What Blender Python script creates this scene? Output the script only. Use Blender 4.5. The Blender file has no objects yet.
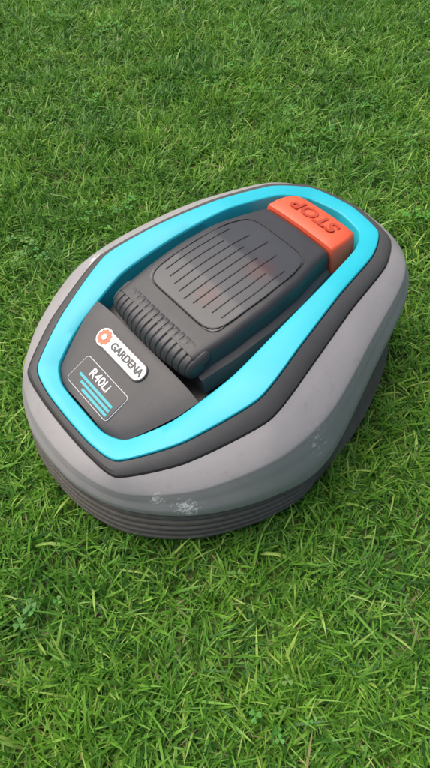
import bpy, math, random
import numpy as np
from mathutils import Vector, Matrix
random.seed(4); rng=np.random.default_rng(7)
sc=bpy.context.scene
sc.view_settings.view_transform='Standard'; sc.view_settings.look='None'; sc.view_settings.exposure=0
D=bpy.data
# ------------------------------------------------------------------ world / light
w=D.worlds.new("World"); sc.world=w; w.use_nodes=True
nt=w.node_tree; bg=nt.nodes['Background']; sky=nt.nodes.new('ShaderNodeTexSky')
sky.sky_type='NISHITA'; sky.sun_disc=False
SUN_EL=math.radians(62); SUN_AZ=math.radians(-60)   # azimuth from +Y, clockwise
sky.sun_elevation=SUN_EL; sky.sun_rotation=SUN_AZ; sky.air_density=1.0; sky.dust_density=6.0; sky.ozone_density=.5
nt.links.new(sky.outputs[0],bg.inputs[0]); bg.inputs[1].default_value=0.15
sl=D.lights.new("sun","SUN"); sl.energy=3.2; sl.angle=math.radians(65); sl.color=(1,.94,.85)
so=D.objects.new("sun",sl); sc.collection.objects.link(so)
sd=Vector((math.sin(SUN_AZ)*math.cos(SUN_EL),math.cos(SUN_AZ)*math.cos(SUN_EL),math.sin(SUN_EL)))
so.rotation_euler=sd.to_track_quat('Z','Y').to_euler(); so.location=sd*5
# ------------------------------------------------------------------ camera
cd=D.cameras.new("camera"); cam=D.objects.new("camera",cd); sc.collection.objects.link(cam); sc.camera=cam
cd.sensor_fit='VERTICAL'; cd.sensor_height=24; cd.lens=24*580/768; cd.clip_start=.01; cd.clip_end=2000
cam.location=(0,.069,.813); cam.rotation_euler=(math.radians(35),0,0)
# ------------------------------------------------------------------ materials
def mat(name,col,rough=.5,noise=0.1,nscale=40,bump=0.0,bscale=300,spec=.5,metal=0,coat=0,rvar=.06):
    m=D.materials.new(name); m.use_nodes=True; t=m.node_tree; p=t.nodes['Principled BSDF']
    tc=t.nodes.new('ShaderNodeTexCoord'); n=t.nodes.new('ShaderNodeTexNoise'); n.inputs['Scale'].default_value=nscale; n.inputs['Detail'].default_value=6
    t.links.new(tc.outputs['Object'],n.inputs['Vector'])
    r=t.nodes.new('ShaderNodeMix'); r.data_type='RGBA'
    r.inputs[6].default_value=(*[c*(1-noise) for c in col],1); r.inputs[7].default_value=(*[min(1,c*(1+noise)) for c in col],1)
    t.links.new(n.outputs['Fac'],r.inputs[0]); t.links.new(r.outputs[2],p.inputs['Base Color'])
    n3=t.nodes.new('ShaderNodeTexNoise'); n3.inputs['Scale'].default_value=9; n3.inputs['Detail'].default_value=8; t.links.new(tc.outputs['Object'],n3.inputs['Vector'])
    q=t.nodes.new('ShaderNodeMapRange'); q.inputs[1].default_value=.3; q.inputs[2].default_value=.7; q.inputs[3].default_value=rough-rvar; q.inputs[4].default_value=rough+rvar
    t.links.new(n3.outputs['Fac'],q.inputs[0]); t.links.new(q.outputs[0],p.inputs['Roughness'])
    p.inputs['Specular IOR Level'].default_value=spec; p.inputs['Metallic'].default_value=metal
    p.inputs['Coat Weight'].default_value=coat
    if bump>0:
        b=t.nodes.new('ShaderNodeBump'); b.inputs['Strength'].default_value=bump; b.inputs['Distance'].default_value=.001
        n2=t.nodes.new('ShaderNodeTexNoise'); n2.inputs['Scale'].default_value=bscale; n2.inputs['Detail'].default_value=3
        t.links.new(tc.outputs['Object'],n2.inputs['Vector']); t.links.new(n2.outputs['Fac'],b.inputs['Height']); t.links.new(b.outputs[0],p.inputs['Normal'])
    m["mixnode"]=r.name
    return m
def add_scuffs(m,spots,scol=(.75,.75,.75)):
    t=m.node_tree; p=t.nodes['Principled BSDF']; base=t.nodes[m["mixnode"]].outputs[2]
    tc=t.nodes.new('ShaderNodeTexCoord'); acc=None
    # faint brown dirt film, broken up by noise
    nd=t.nodes.new('ShaderNodeTexNoise'); nd.inputs['Scale'].default_value=30; nd.inputs['Detail'].default_value=10; nd.inputs['Roughness'].default_value=.7
    t.links.new(tc.outputs['Object'],nd.inputs['Vector'])
    md=t.nodes.new('ShaderNodeMapRange'); md.inputs[1].default_value=.56; md.inputs[2].default_value=.75; md.inputs[4].default_value=.45; t.links.new(nd.outputs['Fac'],md.inputs[0])
    mxd=t.nodes.new('ShaderNodeMix'); mxd.data_type='RGBA'; t.links.new(md.outputs[0],mxd.inputs[0]); t.links.new(base,mxd.inputs[6]); mxd.inputs[7].default_value=(.19,.17,.14,1); base=mxd.outputs[2]
    for (c,r,a_) in spots:
        d=t.nodes.new('ShaderNodeVectorMath'); d.operation='DISTANCE'; t.links.new(tc.outputs['Object'],d.inputs[0]); d.inputs[1].default_value=c
        mr=t.nodes.new('ShaderNodeMapRange'); mr.inputs[1].default_value=r; mr.inputs[2].default_value=0; mr.inputs[3].default_value=0; mr.inputs[4].default_value=a_
        t.links.new(d.outputs['Value'],mr.inputs[0])
        if acc is None: acc=mr.outputs[0]
        else:
            a=t.nodes.new('ShaderNodeMath'); a.operation='MAXIMUM'; t.links.new(acc,a.inputs[0]); t.links.new(mr.outputs[0],a.inputs[1]); acc=a.outputs[0]
    mp=t.nodes.new('ShaderNodeMapping'); mp.inputs['Scale'].default_value=(90,260,150); mp.inputs['Rotation'].default_value=(0,0,.5)
    t.links.new(tc.outputs['Object'],mp.inputs[0])
    n=t.nodes.new('ShaderNodeTexNoise'); n.inputs['Scale'].default_value=1.2; n.inputs['Detail'].default_value=8; n.inputs['Roughness'].default_value=.75
    t.links.new(mp.outputs[0],n.inputs['Vector'])
    s=t.nodes.new('ShaderNodeMath'); s.operation='MULTIPLY_ADD'; s.inputs[1].default_value=.30; t.links.new(acc,s.inputs[0]); t.links.new(n.outputs['Fac'],s.inputs[2])
    mr=t.nodes.new('ShaderNodeMapRange'); mr.inputs[1].default_value=.69; mr.inputs[2].default_value=.75; t.links.new(s.outputs[0],mr.inputs[0])
    mx=t.nodes.new('ShaderNodeMix'); mx.data_type='RGBA'; t.links.new(mr.outputs[0],mx.inputs[0]); t.links.new(base,mx.inputs[6]); mx.inputs[7].default_value=(*scol,1)
    t.links.new(mx.outputs[2],p.inputs['Base Color'])
M_shell=mat("grey_plastic",(.30,.29,.30),.55,.09,25,.3,1000,spec=.42)
add_scuffs(M_shell,[((-.240,-.20,.11),.034,1),((-.26,-.165,.12),.022,1),((-.05,-.235,.14),.045,.75),((-.29,.08,.12),.03,.8),((-.1,.21,.185),.04,.8)])
M_skirt=mat("skirt_rubber",(.120,.108,.096),.72,.4,60,.35,500,spec=.3)
M_border=mat("charcoal_plastic",(.068,.067,.070),.56,.12,60,.35,1200)
M_teal=mat("teal_plastic",(.012,.43,.54),.45,.06,15,.08,900)
M_black=mat("black_plastic",(.024,.024,.026),.45,.15,50,.2,900)
M_lid=mat("lid_plastic",(.035,.036,.040),.42,.12,50,.25,900)
M_orange=mat("orange_plastic",(.74,.105,.045),.52,.08,30,.15,900)
M_orange2=mat("orange_dark",(.44,.055,.022),.5,.06,30)
M_white=mat("label_white",(.62,.63,.64),.4,.04,60)
M_logo=mat("logo_orange",(.72,.13,.05),.4,.04,60)
M_ink=mat("ink_dark",(.03,.03,.035),.4,.04,60)
M_tealp=mat("teal_print",(.02,.38,.45),.4,.04,60)
M_tyre=mat("tyre_rubber",(.03,.03,.03),.7,.2,60,.3,300)
# ------------------------------------------------------------------ mower
mower=D.objects.new("robotic_lawn_mower",None); sc.collection.objects.link(mower)
PHI=math.radians(40.5); mower.location=(.0135,.6545,0); mower.rotation_euler=(0,0,PHI); mower.scale=(.955,.955,1.035)
def addmesh(name,verts,faces,mats,fm=None,smooth=True,angle=None,parent=mower):
    me=D.meshes.new(name); me.from_pydata([tuple(v) for v in verts],[],faces)
    for m in (mats if isinstance(mats,list) else [mats]): me.materials.append(m)
    if fm is not None: me.polygons.foreach_set('material_index',fm)
    me.polygons.foreach_set('use_smooth',[smooth]*len(faces))
    me.update()
    if angle: me.set_sharp_from_angle(angle=math.radians(angle))
    o=D.objects.new(name,me); sc.collection.objects.link(o); o.parent=parent
    return o
NS=12
def loop(st,k=1.0):
    full=[Vector(p) for p in st]+[Vector((p[0],-p[1],p[2])) for p in reversed(st[1:-1])]
    n=len(full); out=[]
    for i in range(n):
        p0,p1,p2,p3=full[i-1],full[i],full[(i+1)%n],full[(i+2)%n]
        m1=(p2-p0)*.5*k; m2=(p3-p1)*.5*k
        for q in range(NS):
            t=q/NS
            h=(2*t**3-3*t*t+1,t**3-2*t*t+t,-2*t**3+3*t*t,t**3-t*t)
            out.append(p1*h[0]+m1*h[1]+p2*h[2]+m2*h[3])
    return np.array([tuple(v) for v in out])
def zip3(xy,z): return [(a,b,c) for (a,b),c in zip(xy,z)]
N=18*NS
sidx=np.arange(N)/NS; sidx=np.where(sidx>9,18-sidx,sidx)
def normals(L):
    d=np.roll(L,-1,0)-np.roll(L,1,0); n=np.stack([d[:,1],-d[:,0]],1); n/=np.linalg.norm(n,axis=1)[:,None]+1e-9
    c=L[:,:2]-L[:,:2].mean(0)
    s=np.sign((n*c).sum(1).mean()); return n*s
def off(L,d,dz=0):
    n=normals(L); R=L.copy(); R[:,:2]+=n*(np.asarray(d).reshape(-1,1) if np.ndim(d) else d); R[:,2]+=dz; return R
def loft(name,rings,m,cap_top=False,cap_bot=False,angle=35):
    V=np.concatenate(rings); F=[]
    for r in range(len(rings)-1):
        for i in range(N):
            j=(i+1)%N; F.append((r*N+i,r*N+j,(r+1)*N+j,(r+1)*N+i))
    if cap_top: F.append(tuple(range((len(rings)-1)*N,len(rings)*N)))
    if cap_bot: F.append(tuple(range(N)))
    return addmesh(name,V,F,m,angle=angle)
Bxy=[(-.336,0),(-.328,.072),(-.297,.143),(-.228,.209),(-.13,.251),(-.03,.260),(.11,.232),(.240,.172),(.304,.095),(.326,0)]
B=loop(zip3(Bxy,[.024]*5+[.022,.028,.035,.04,.04]),.95)
Sz=[.090,.090,.091,.092,.090,.086,.138,.158,.150,.145]
Sxy=[(-.333,0),(-.325,.070),(-.293,.139),(-.225,.206),(-.13,.251),(-.03,.261),(.105,.217),(.244,.161),(.306,.095),(.328,0)]
S=loop(zip3(Sxy,Sz),.95)
KT=.62
Txy=[(-.290,0),(-.288,.058),(-.275,.103),(-.20,.147),(-.095,.177),(0,.159),(.10,.135),(.2,.110),(.262,.072),(.281,0)]
Tz=[.146,.147,.150,.170,.202,.222,.231,.225,.213,.209]
T=loop(zip3(Txy,Tz),KT)
Rxy=[(-.301,0),(-.299,.064),(-.288,.116),(-.211,.166),(-.095,.202),(.01,.182),(.105,.158),(.212,.131),(.279,.088),(.302,0)]
R0=loop(zip3(Rxy,[a-b for a,b in zip(Tz,[.008,.008,.009,.013,.016,.015,.012,.010,.009,.009])]),KT)
Ixy=[(-.265,0),(-.264,.052),(-.247,.084),(-.188,.112),(-.098,.127),(0,.119),(.10,.105),(.19,.083),(.236,.053),(.252,0)]
I=loop(zip3(Ixy,[z+.001 for z in Tz]),KT)
fade=np.clip((5.1-sidx)/.5,0,1)
rings=[off(B,-.02,0)]
K=110
for k in range(K+1):
    d=k/K; L=B*(1-d)+S*d
    rib=-.0070*(0.5+0.5*math.cos(d*2*math.pi*5.5))**3
    flare=.007*(1-d**2)
    L=off(L,rib*fade+flare*fade-(.012*(1-fade))*math.sin(math.pi*min(1,d))-.001)
    rings.append(L)
loft("skirt",rings,M_skirt,angle=60)
# grey shell with a shoulder crease
prof=[(1.0,1.0),(1.0,.95),(.985,.87),(.955,.76),(.915,.65),(.865,.54),(.81,.45),(.765,.385),(.745,.355),(.735,.335),(.70,.31),(.60,.255),(.50,.205),(.40,.16),(.30,.115),(.20,.075),(.10,.038),(0.015,.006)]
rings=[off(S,-.010,.006),off(S,.001,-.002),off(S,.0028,.000)]
for s,d in prof:
    L=R0.copy(); L[:,:2]=R0[:,:2]+(S[:,:2]-R0[:,:2])*s; L[:,2]=R0[:,2]+(S[:,2]-R0[:,2])*d
    if s>.95: L=off(L,.003)
    rings.append(L)
rings.append(off(R0,-.001,-.003)); rings.append(off(R0,-.003,-.008))
loft("shell",rings,M_shell,angle=32)
def lerp(a,b,t,h=0):
    L=a*(1-t)+b*t; L[:,2]+=h; return L
rings=[off(R0,-.0025,-.006),off(R0,-.0025,.0015),off(R0,-.0035,.0028),lerp(R0,T,.35,.003),lerp(R0,T,.7,.003),lerp(R0,T,.93,.0025),lerp(R0,T,.97,.001),lerp(R0,T,.985,-.006)]
loft("border",rings,M_border,angle=25)
rings=[off(T,-.0005,-.006),off(T,-.0005,.0030),off(T,-.0016,.0042),lerp(T,I,.12,.0046),lerp(T,I,.5,.0046),lerp(T,I,.92,.0036),lerp(T,I,.97,.0026),off(I,-.0003,.0005),off(I,-.004,-.030)]
loft("teal_ring",rings,M_teal,angle=25)
cav=off(I,-.0035,-.028)
loft("inner_deck",[cav,off(I,-.02,-.030)],M_black,cap_top=True)
loft("underbody",[off(B,-.02,.0),off(B,-.03,.004)],M_black,cap_top=True)
# front panel (carries the labels)
def panel_z(x): return .1495+(x+.264)*.40
px=[-.2635,-.260,-.25,-.235,-.21,-.18,-.158,-.150,-.147]
pw=[.045,.064,.0815,.0895,.1015,.1140,.1190,.1205,.1205]
V=[];F=[]
C=25
for i,(x,hw) in enumerate(zip(px,pw)):
    for c in range(C):
        u=-1+2*c/(C-1); z=panel_z(x)+.004*(1-u*u)-.006*abs(u)**8
        if i==8: z-=.03
        if i==7: z-=.002
        V.append((x,u*hw,z))
for i in range(len(px)-1):
    for c in range(C-1):
        a=i*C+c; F.append((a,a+1,a+C+1,a+C))
addmesh("front_panel",V,F,M_border,angle=40)
# ---------------------------------------------------------------- lid
def lw(x): return np.interp(x,[-.13,-.07,0,.06,.11,.15],[.088,.094,.095,.090,.078,.069])
def lz(x): return np.interp(x,[-.13,-.09,-.03,.04,.10,.15],[.224,.229,.237,.242,.241,.237])
def secs(x):
    h=lw(x); z=lz(x)
    pts=[(1.22,-.050),(1.18,-.036),(1.13,-.030),(1.03,-.027),(1.015,-.024),(1.0,-.010),(.975,-.004),(.94,-.001)]
    half=[(h*a,z+b) for a,b in pts]+[(h*u,z+.003*(1-u*u)) for u in (.88,.8,.6,.4,.2)]
    return half+[(0,z+.003)]+[(-y,zz) for y,zz in reversed(half)]
V=[];F=[];lx=list(np.linspace(-.128,.140,40))+[.144,.147,.149]
for i,x in enumerate(lx):
    s=secs(x); e={len(lx)-2:.003,len(lx)-1:.012}.get(i,0)
    if i==len(lx)-3: e=.0008
    for y,z in s: V.append((x,y,z-e))
C=len(secs(0))
for i in range(len(lx)-1):
    for c in range(C-1):
        a=i*C+c; F.append((a,a+1,a+C+1,a+C))
n0=(len(lx)-1)*C; F.append(tuple(range(n0,n0+C))); F.append(tuple(range(C)))
addmesh("lid",V,F,M_lid,angle=30)
# ribbed handle bar across the front of the lid
V=[];F=[];NR=32;nu=300
for a in range(nu+1):
    u=-1+2*a/nu; y=u*.094
    endr=max(.0,1-abs(u)**22)**.5
    g=(u*.5+.5)*17; fr=abs(g-round(g)); rib=.0015*math.exp(-(fr/.09)**2) if abs(u)<.93 else 0
    xc=-.129+.010*u*u
    for k in range(NR):
        th=2*math.pi*k/NR
        ct,st=math.cos(th),math.sin(th)
        ct=math.copysign(abs(ct)**.7,ct); st=math.copysign(abs(st)**.7,st)
        V.append((xc-ct*(.0225-rib)*endr,y,.2125+st*(.0150-rib)*endr-.004*u*u-.006*ct))
for a in range(nu):
    for k in range(NR):
        F.append((a*NR+k,a*NR+(k+1)%NR,(a+1)*NR+(k+1)%NR,(a+1)*NR+k))
addmesh("lid_handle",V,F,M_lid,angle=60)
# smoked window: rounded trapezoid following lid surface
def lidtop(x,y): return lz(x)+.003*(1-(y/lw(x))**2)
x0,x1=-.088,.105
V=[];F=[];nx,ny=60,30
for i in range(nx+1):
    x=x0+(x1-x0)*i/nx
    e=min(x-x0,x1-x); cr=.016
    cut=0 if e>cr else cr-math.sqrt(max(0,cr*cr-(cr-e)**2))
    hw=lw(x)*.80-cut
    for j in range(ny+1):
        y=hw*(-1+2*j/ny); V.append((x,y,lidtop(x,y)+.0015))
for i in range(nx):
    for j in range(ny):
        a=i*(ny+1)+j; F.append((a,a+1,a+ny+2,a+ny+1))
M_win=mat("smoked_window",(.045,.048,.054),.26,.1,20,.0)
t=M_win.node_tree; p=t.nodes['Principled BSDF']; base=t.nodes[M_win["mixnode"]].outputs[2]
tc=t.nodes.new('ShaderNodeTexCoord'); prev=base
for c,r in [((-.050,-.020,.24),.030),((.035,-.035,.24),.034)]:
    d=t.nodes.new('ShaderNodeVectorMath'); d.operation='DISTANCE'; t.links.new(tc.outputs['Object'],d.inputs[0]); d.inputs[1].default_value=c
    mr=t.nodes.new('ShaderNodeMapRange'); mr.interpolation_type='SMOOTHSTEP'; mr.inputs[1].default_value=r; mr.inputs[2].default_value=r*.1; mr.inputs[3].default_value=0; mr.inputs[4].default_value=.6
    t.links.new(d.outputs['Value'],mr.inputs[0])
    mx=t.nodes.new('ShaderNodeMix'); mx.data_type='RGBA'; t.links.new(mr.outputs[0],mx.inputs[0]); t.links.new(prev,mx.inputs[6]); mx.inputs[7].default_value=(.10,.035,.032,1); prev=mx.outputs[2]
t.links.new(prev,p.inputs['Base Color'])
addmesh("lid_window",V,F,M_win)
V=[];F=[]
def strip(pts,wd,h):
    b=len(V)
    for i,(x,y) in enumerate(pts):
        a=pts[max(0,i-1)]; c=pts[min(len(pts)-1,i+1)]
        dx,dy=c[0]-a[0],c[1]-a[1]; l=math.hypot(dx,dy)+1e-9; nx_,ny_=-dy/l*wd/2,dx/l*wd/2
        z=lidtop(x,y)+.0012
        V.extend([(x+nx_,y+ny_,z),(x+nx_*.6,y+ny_*.6,z+h),(x-nx_*.6,y-ny_*.6,z+h),(x-nx_,y-ny_,z)])
        if i:
            o=b+(i-1)*4
            for k in range(3): F.append((o+k,o+k+1,o+4+k+1,o+4+k))
for j in range(9):
    u=-.66+1.32*j/8
    xs=np.linspace(-.076+.004*abs(j-4),.085-.006*abs(j-4)-(.03 if j%2 else 0),14)
    strip([(x,u*lw(x)) for x in xs],.0022,.0013)
fr=[]
for k in range(81):
    a=2*math.pi*k/80; cx=abs(math.cos(a))**.28*math.copysign(1,math.cos(a)); sy=abs(math.sin(a))**.28*math.copysign(1,math.sin(a))
    x=(x0+x1)/2+(x1-x0)/2*cx*1.0; fr.append((x,sy*lw(x)*.80))
strip(fr,.0026,.0016)
addmesh("lid_ribs",V,F,M_black,smooth=False)
# ---------------------------------------------------------------- stop button
V=[];F=[]
bx=[.1505,.152,.155,.17,.19,.205,.216,.221,.2235]
bw=[.067,.0690,.0700,.070,.068,.064,.059,.051,.040]
def bz(x): return np.interp(x,[.15,.18,.205,.226],[.2400,.2395,.234,.225])
for i,(x,h) in enumerate(zip(bx,bw)):
    e=[.006,.0015,0,0,0,0,0.001,.003,.007][i]; z=bz(x)-e
    half=[(h*1.12,z-.042),(h*1.07,z-.018),(h*1.02,z-.006),(h*.985,z-.0018),(h*.94,z),(h*.7,z+.0014),(h*.35,z+.0022)]
    for y,zz in half+[(0,z+.0025)]+[(-y,zz) for y,zz in reversed(half)]: V.append((x,y,zz))
C=15
for i in range(len(bx)-1):
    for c in range(C-1):
        a=i*C+c; F.append((a,a+1,a+C+1,a+C))
b=len(V)
for c in range(C): v=V[(len(bx)-1)*C+c]; V.append((.2265,v[1]*.97,v[2]-.03))
for c in range(C-1):
    a=(len(bx)-1)*C+c; F.append((a,a+1,b+c+1,b+c))
F.append(tuple(range(C)))
addmesh("stop_button",V,F,M_orange,angle=35)
# ---------------------------------------------------------------- text + labels
def basis(right,up,loc):
    r=Vector(right).normalized(); u=Vector(up).normalized(); n=r.cross(u)
    m=Matrix((r,u,n)).transposed().to_4x4(); m.translation=Vector(loc); return m
def text(name,body,size,m,loc,right,up,bold=.0,sx=1,ext=.0002):
    c=D.curves.new(name,'FONT'); c.body=body; c.size=size; c.align_x='CENTER'; c.align_y='CENTER'; c.extrude=ext; c.offset=bold
    c.materials.append(m); o=D.objects.new(name,c); sc.collection.objects.link(o)
    o.parent=mower; o.matrix_local=basis(right,up,loc)@Matrix.Diagonal((sx,1,1,1)); return o
SL=Vector((1,0,.40)).normalized(); PN=Vector((-.4,0,1)).normalized()
def onp(x,h,y=0):
    return Vector((x,y,panel_z(x)+.0035))+PN*h
def rrect(name,cx,cy,wy,wx,r,h,th,m,out=None):
    P=[]
    for (sx,sy,a0) in [(1,1,0),(-1,1,90),(-1,-1,180),(1,-1,270)]:
        for k in range(7):
            a=math.radians(a0+15*k); P.append((sx*(wx/2-r)+r*math.cos(a),sy*(wy/2-r)+r*math.sin(a)))
    V=[];n=len(P); o0=onp(cx,0)
    for hh,s in ((h,1),(h+th,1),(h+th+.0004,.985)):
        for (u,v) in P: V.append(o0+SL*(u*s)+Vector((0,cy+v*s,0))+PN*hh)
    F=[(r_*n+i,r_*n+(i+1)%n,(r_+1)*n+(i+1)%n,(r_+1)*n+i) for r_ in range(2) for i in range(n)]+[tuple(range(2*n,3*n))]
    addmesh(name,V,F,m,smooth=False)
BY=.012; BX=-.181
rrect("badge_plate",BX,BY,.107,.029,.0142,-.002,.0035,M_ink)
rrect("badge_face",BX,BY-.0005,.103,.0248,.0122,.0,.003,M_white)
text("badge_text","GARDENA",.0155,M_ink,onp(BX,.0038,BY-.0122),(0,-1,0),SL,bold=.0004,sx=.96)
def disc(name,cx,cy,r,h,th,m,seg=40,spokes=False):
    o0=onp(cx,0);V=[]
    for hh,s in ((h,1),(h+th,1)):
        for k in range(seg):
            a=2*math.pi*k/seg; rr=r*s*(1-.12*(k%4<2) if spokes else 1); V.append(o0+SL*(rr*math.cos(a))+Vector((0,cy+rr*math.sin(a),0))+PN*hh)
    F=[(i,(i+1)%seg,seg+(i+1)%seg,seg+i) for i in range(seg)]+[tuple(range(seg,2*seg))]
    addmesh(name,V,F,m,smooth=False)
disc("badge_logo_rim",BX,BY+.041,.0142,.001,.0026,M_white)
disc("badge_logo",BX,BY+.041,.0120,.002,.0022,M_logo,spokes=True)
disc("badge_logo_centre",BX,BY+.041,.0045,.003,.0019,M_white)
PX=-.2335
rrect("model_plate_edge",PX,.004,.100,.046,.006,-.003,.0035,M_white)
rrect("model_plate",PX,.004,.0980,.0440,.005,-.002,.0031,M_ink)
text("model_text","R40Li",.0190,M_white,onp(PX+.009,.0018,.008),(0,-1,0),SL,bold=.0003)
for k in range(3):
    rrect("model_stripe_%d"%(k+1),PX-.0032-.0062*k,.002-.006*k,.080-.010*k,.0040,.0008,.0002,.0013,M_tealp)
text("stop_text","STOP",.036,M_orange2,(.187,0,bz(.187)+.0026),(0,1,0),(-1,0,.16),bold=.0008,sx=1.05,ext=.0008)
# ---------------------------------------------------------------- wheels (under the shell)
def wheel(name,x,y,r,wd):
    V=[];F=[];seg=48;pr=[(0,.0),(.35,.0),(.62,.004),(.7,0),(.93,-.0),(1.0,.006)]
    prof=[(a*r,-wd/2+b) for a,b in pr]+[(a*r,wd/2-b) for a,b in reversed(pr)]
    for k in range(seg):
        th=2*math.pi*k/seg
        for a,b in prof:
            rr=a*(1+.03*(k%4<2)) if a>r*.99 else a
            V.append((x+rr*math.cos(th),y+b,r+.004+rr*math.sin(th)))
    n=len(prof)
    for k in range(seg):
        for j in range(n-1): F.append((k*n+j,k*n+j+1,((k+1)%seg)*n+j+1,((k+1)%seg)*n+j))
    addmesh(name,V,F,M_tyre,angle=40)
wheel("rear_wheel_1",.13,.15,.075,.035); wheel("rear_wheel_2",.13,-.15,.075,.035)
wheel("front_wheel_1",-.21,.1,.025,.02); wheel("front_wheel_2",-.21,-.1,.025,.02)
# ------------------------------------------------------------------ ground
gm=D.materials.new("soil"); gm.use_nodes=True; t=gm.node_tree; p=t.nodes['Principled BSDF']
n=t.nodes.new('ShaderNodeTexNoise'); n.inputs['Scale'].default_value=60; n.inputs['Detail'].default_value=8
g=t.nodes.new('ShaderNodeNewGeometry'); t.links.new(g.outputs['Position'],n.inputs['Vector'])
cr=t.nodes.new('ShaderNodeValToRGB'); cr.color_ramp.elements[0].color=(.03,.045,.012,1); cr.color_ramp.elements[1].color=(.08,.12,.03,1); cr.color_ramp.elements[0].position=.3;cr.color_ramp.elements[1].position=.7
t.links.new(n.outputs['Fac'],cr.inputs[0]); t.links.new(cr.outputs[0],p.inputs['Base Color']); p.inputs['Roughness'].default_value=1; p.inputs['Specular IOR Level'].default_value=.1
addmesh("ground",[(-600,-600,0),(600,-600,0),(600,600,0),(-600,600,0)],[(0,1,2,3)],gm,parent=None)
# ------------------------------------------------------------------ grass
gr=D.materials.new("grass_blade"); gr.use_nodes=True; t=gr.node_tree; p=t.nodes['Principled BSDF']; out=t.nodes['Material Output']
at=t.nodes.new('ShaderNodeAttribute'); at.attribute_name='Col'
g=t.nodes.new('ShaderNodeNewGeometry'); n=t.nodes.new('ShaderNodeTexNoise'); n.inputs['Scale'].default_value=5; n.inputs['Detail'].default_value=6; n.inputs['Roughness'].default_value=.6
t.links.new(g.outputs['Position'],n.inputs['Vector'])
cr=t.nodes.new('ShaderNodeValToRGB'); cr.color_ramp.elements[0].color=(.68,.80,.82,1); cr.color_ramp.elements[1].color=(1.25,1.13,1.05,1); cr.color_ramp.elements[0].position=.34;cr.color_ramp.elements[1].position=.66
t.links.new(n.outputs['Fac'],cr.inputs[0])
vm=t.nodes.new('ShaderNodeVectorMath'); vm.operation='MULTIPLY'; t.links.new(at.outputs['Color'],vm.inputs[0]); t.links.new(cr.outputs[0],vm.inputs[1])
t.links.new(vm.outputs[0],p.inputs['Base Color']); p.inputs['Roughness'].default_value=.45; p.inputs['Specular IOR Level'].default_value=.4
tr=t.nodes.new('ShaderNodeBsdfTranslucent'); t.links.new(vm.outputs[0],tr.inputs[0])
mx=t.nodes.new('ShaderNodeMixShader'); mx.inputs[0].default_value=.36; t.links.new(p.outputs[0],mx.inputs[1]); t.links.new(tr.outputs[0],mx.inputs[2]); t.links.new(mx.outputs[0],out.inputs[0])
TS=.30
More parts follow.
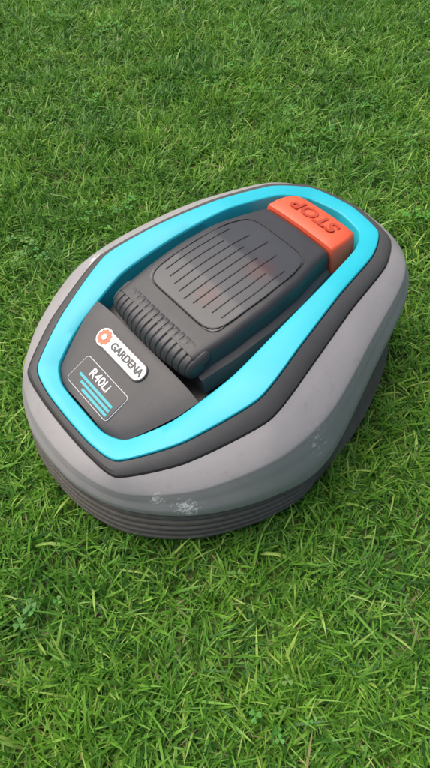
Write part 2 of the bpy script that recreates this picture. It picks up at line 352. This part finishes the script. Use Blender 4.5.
def grass_tile(idx,nb=5800):
    root=rng.uniform(-TS/2,TS/2,(nb,2))
    ncl=120; cl=rng.uniform(-TS/2,TS/2,(ncl,2)); ci=rng.integers(0,ncl,nb); claz=rng.uniform(0,2*np.pi,ncl); clh=rng.uniform(.7,1.3,ncl)
    m=rng.random(nb)<.42
    root[m]=cl[ci[m]]+rng.normal(0,.010,(m.sum(),2))
    az=np.where(m,claz[ci]+rng.normal(0,.8,nb),rng.uniform(0,2*np.pi,nb))
    L=np.clip(rng.normal(.034,.012,nb),.012,.08)*np.where(m,clh[ci],1)
    el=np.radians(np.clip(rng.normal(57,19,nb),6,88)); drop=rng.uniform(.1,1.5,nb)
    wd=np.clip(rng.normal(.0025,.0008,nb),.0010,.005)
    typ=rng.random(nb)
    straw=typ<.045; el[straw]=np.radians(rng.uniform(3,40,straw.sum()))
    S_=[0,.35,.7,1.0]
    V=np.zeros((nb,7,3)); Cc=np.zeros((nb,7,4))
    side_az=az+np.pi/2+rng.normal(0,.5,nb)
    tilt=rng.normal(0,.45,nb)
    sv=np.stack([np.cos(side_az)*np.cos(tilt),np.sin(side_az)*np.cos(tilt),np.sin(tilt)],1)
    h=np.zeros(nb); zz=np.full(nb,-.002); prev=0; pts=[]
    for k,s in enumerate(S_):
        if k:
            e=el-drop*(s+prev)/2*1.0; ds=(s-prev)*L; h=h+np.cos(e)*ds; zz=zz+np.sin(e)*ds; prev=s
            zz=np.maximum(zz,.002)
        pts.append(np.stack([root[:,0]+np.cos(az)*h,root[:,1]+np.sin(az)*h,zz],1))
    wk=[.8,1.0,.72]
    for k in range(3):
        V[:,2*k]=pts[k]-sv*(wd*wk[k]/2)[:,None]; V[:,2*k+1]=pts[k]+sv*(wd*wk[k]/2)[:,None]
    V[:,6]=pts[3]
    a=np.array([.090,.255,.026]); b=np.array([.19,.41,.05]); c=np.array([.33,.50,.11]); d=np.array([.46,.39,.2]); dk=np.array([.045,.15,.022])
    r=rng.random((nb,1)); col=a*(1-r)+b*r
    col=np.where((typ>.91)[:,None],c,col); col=np.where(((typ>.74)&(typ<.91))[:,None],dk,col); col=np.where(straw[:,None],d*rng.uniform(.5,1,(nb,1)),col)
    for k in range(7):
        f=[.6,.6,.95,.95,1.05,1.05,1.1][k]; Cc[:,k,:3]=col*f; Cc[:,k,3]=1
    base=(np.arange(nb)*7)[:,None]
    q=np.concatenate([base+np.array([0,1,3,2]),base+np.array([2,3,5,4])],1).reshape(-1,4)
    tri=base+np.array([4,5,6])
    me=D.meshes.new("grass_tile_%d"%idx)
    me.from_pydata(V.reshape(-1,3).tolist(),[],q.tolist()+tri.tolist())
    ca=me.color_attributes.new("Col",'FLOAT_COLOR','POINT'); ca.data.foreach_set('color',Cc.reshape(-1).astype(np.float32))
    me.materials.append(gr); me.polygons.foreach_set('use_smooth',[True]*len(me.polygons)); me.update(); return me
tiles=[grass_tile(i) for i in range(7)]
lawn=D.objects.new("lawn_grass",None); sc.collection.objects.link(lawn)
for i in range(-10,11):
    for j in range(-4,17):
        o=D.objects.new("tile",random.choice(tiles)); sc.collection.objects.link(o); o.parent=lawn
        o.location=(i*TS+random.uniform(-.02,.02),j*TS+random.uniform(-.02,.02),random.uniform(-.003,.002))
        o.rotation_euler=(0,0,random.choice([0,1,2,3])*math.pi/2+random.uniform(-.1,.1)); s=random.uniform(1.08,1.18); o.scale=(s,s,random.uniform(.85,1.05))
V=[];F=[];cc=[]
def clover(x,y,z,s):
    a0=random.uniform(0,6.28); col=(random.uniform(.07,.13),random.uniform(.24,.36),.045,1)
    for k in range(3):
        a=a0+k*2.094; tl=random.uniform(-.3,.3); b=len(V); V.append((x,y,z)); cc.append(col)
        for q in range(9):
            an=-.9+1.8*q/8; r=s*(1-.12*math.exp(-(an/.2)**2))*(.75+.35*math.cos(an*1.2))
            V.append((x+math.cos(a+an*.62)*r,y+math.sin(a+an*.62)*r,z+tl*r*.6+.1*s*math.cos(an))); cc.append(col)
        for q in range(8): F.append((b,b+1+q,b+2+q))
for k in range(130):
    cx=random.uniform(-1.3,1.3); cy=random.uniform(-.1,2.4)
    for q in range(random.randint(2,12)):
        x,y=cx+random.gauss(0,.025),cy+random.gauss(0,.025)
        if math.hypot(x-.01,y-.65)<.30: continue
        clover(x,y,random.uniform(.024,.034),random.uniform(.004,.009))
o=addmesh("clover",V,F,gr,smooth=False,parent=lawn)
ca=o.data.color_attributes.new("Col",'FLOAT_COLOR','POINT'); ca.data.foreach_set('color',np.array(cc,dtype=np.float32).reshape(-1))
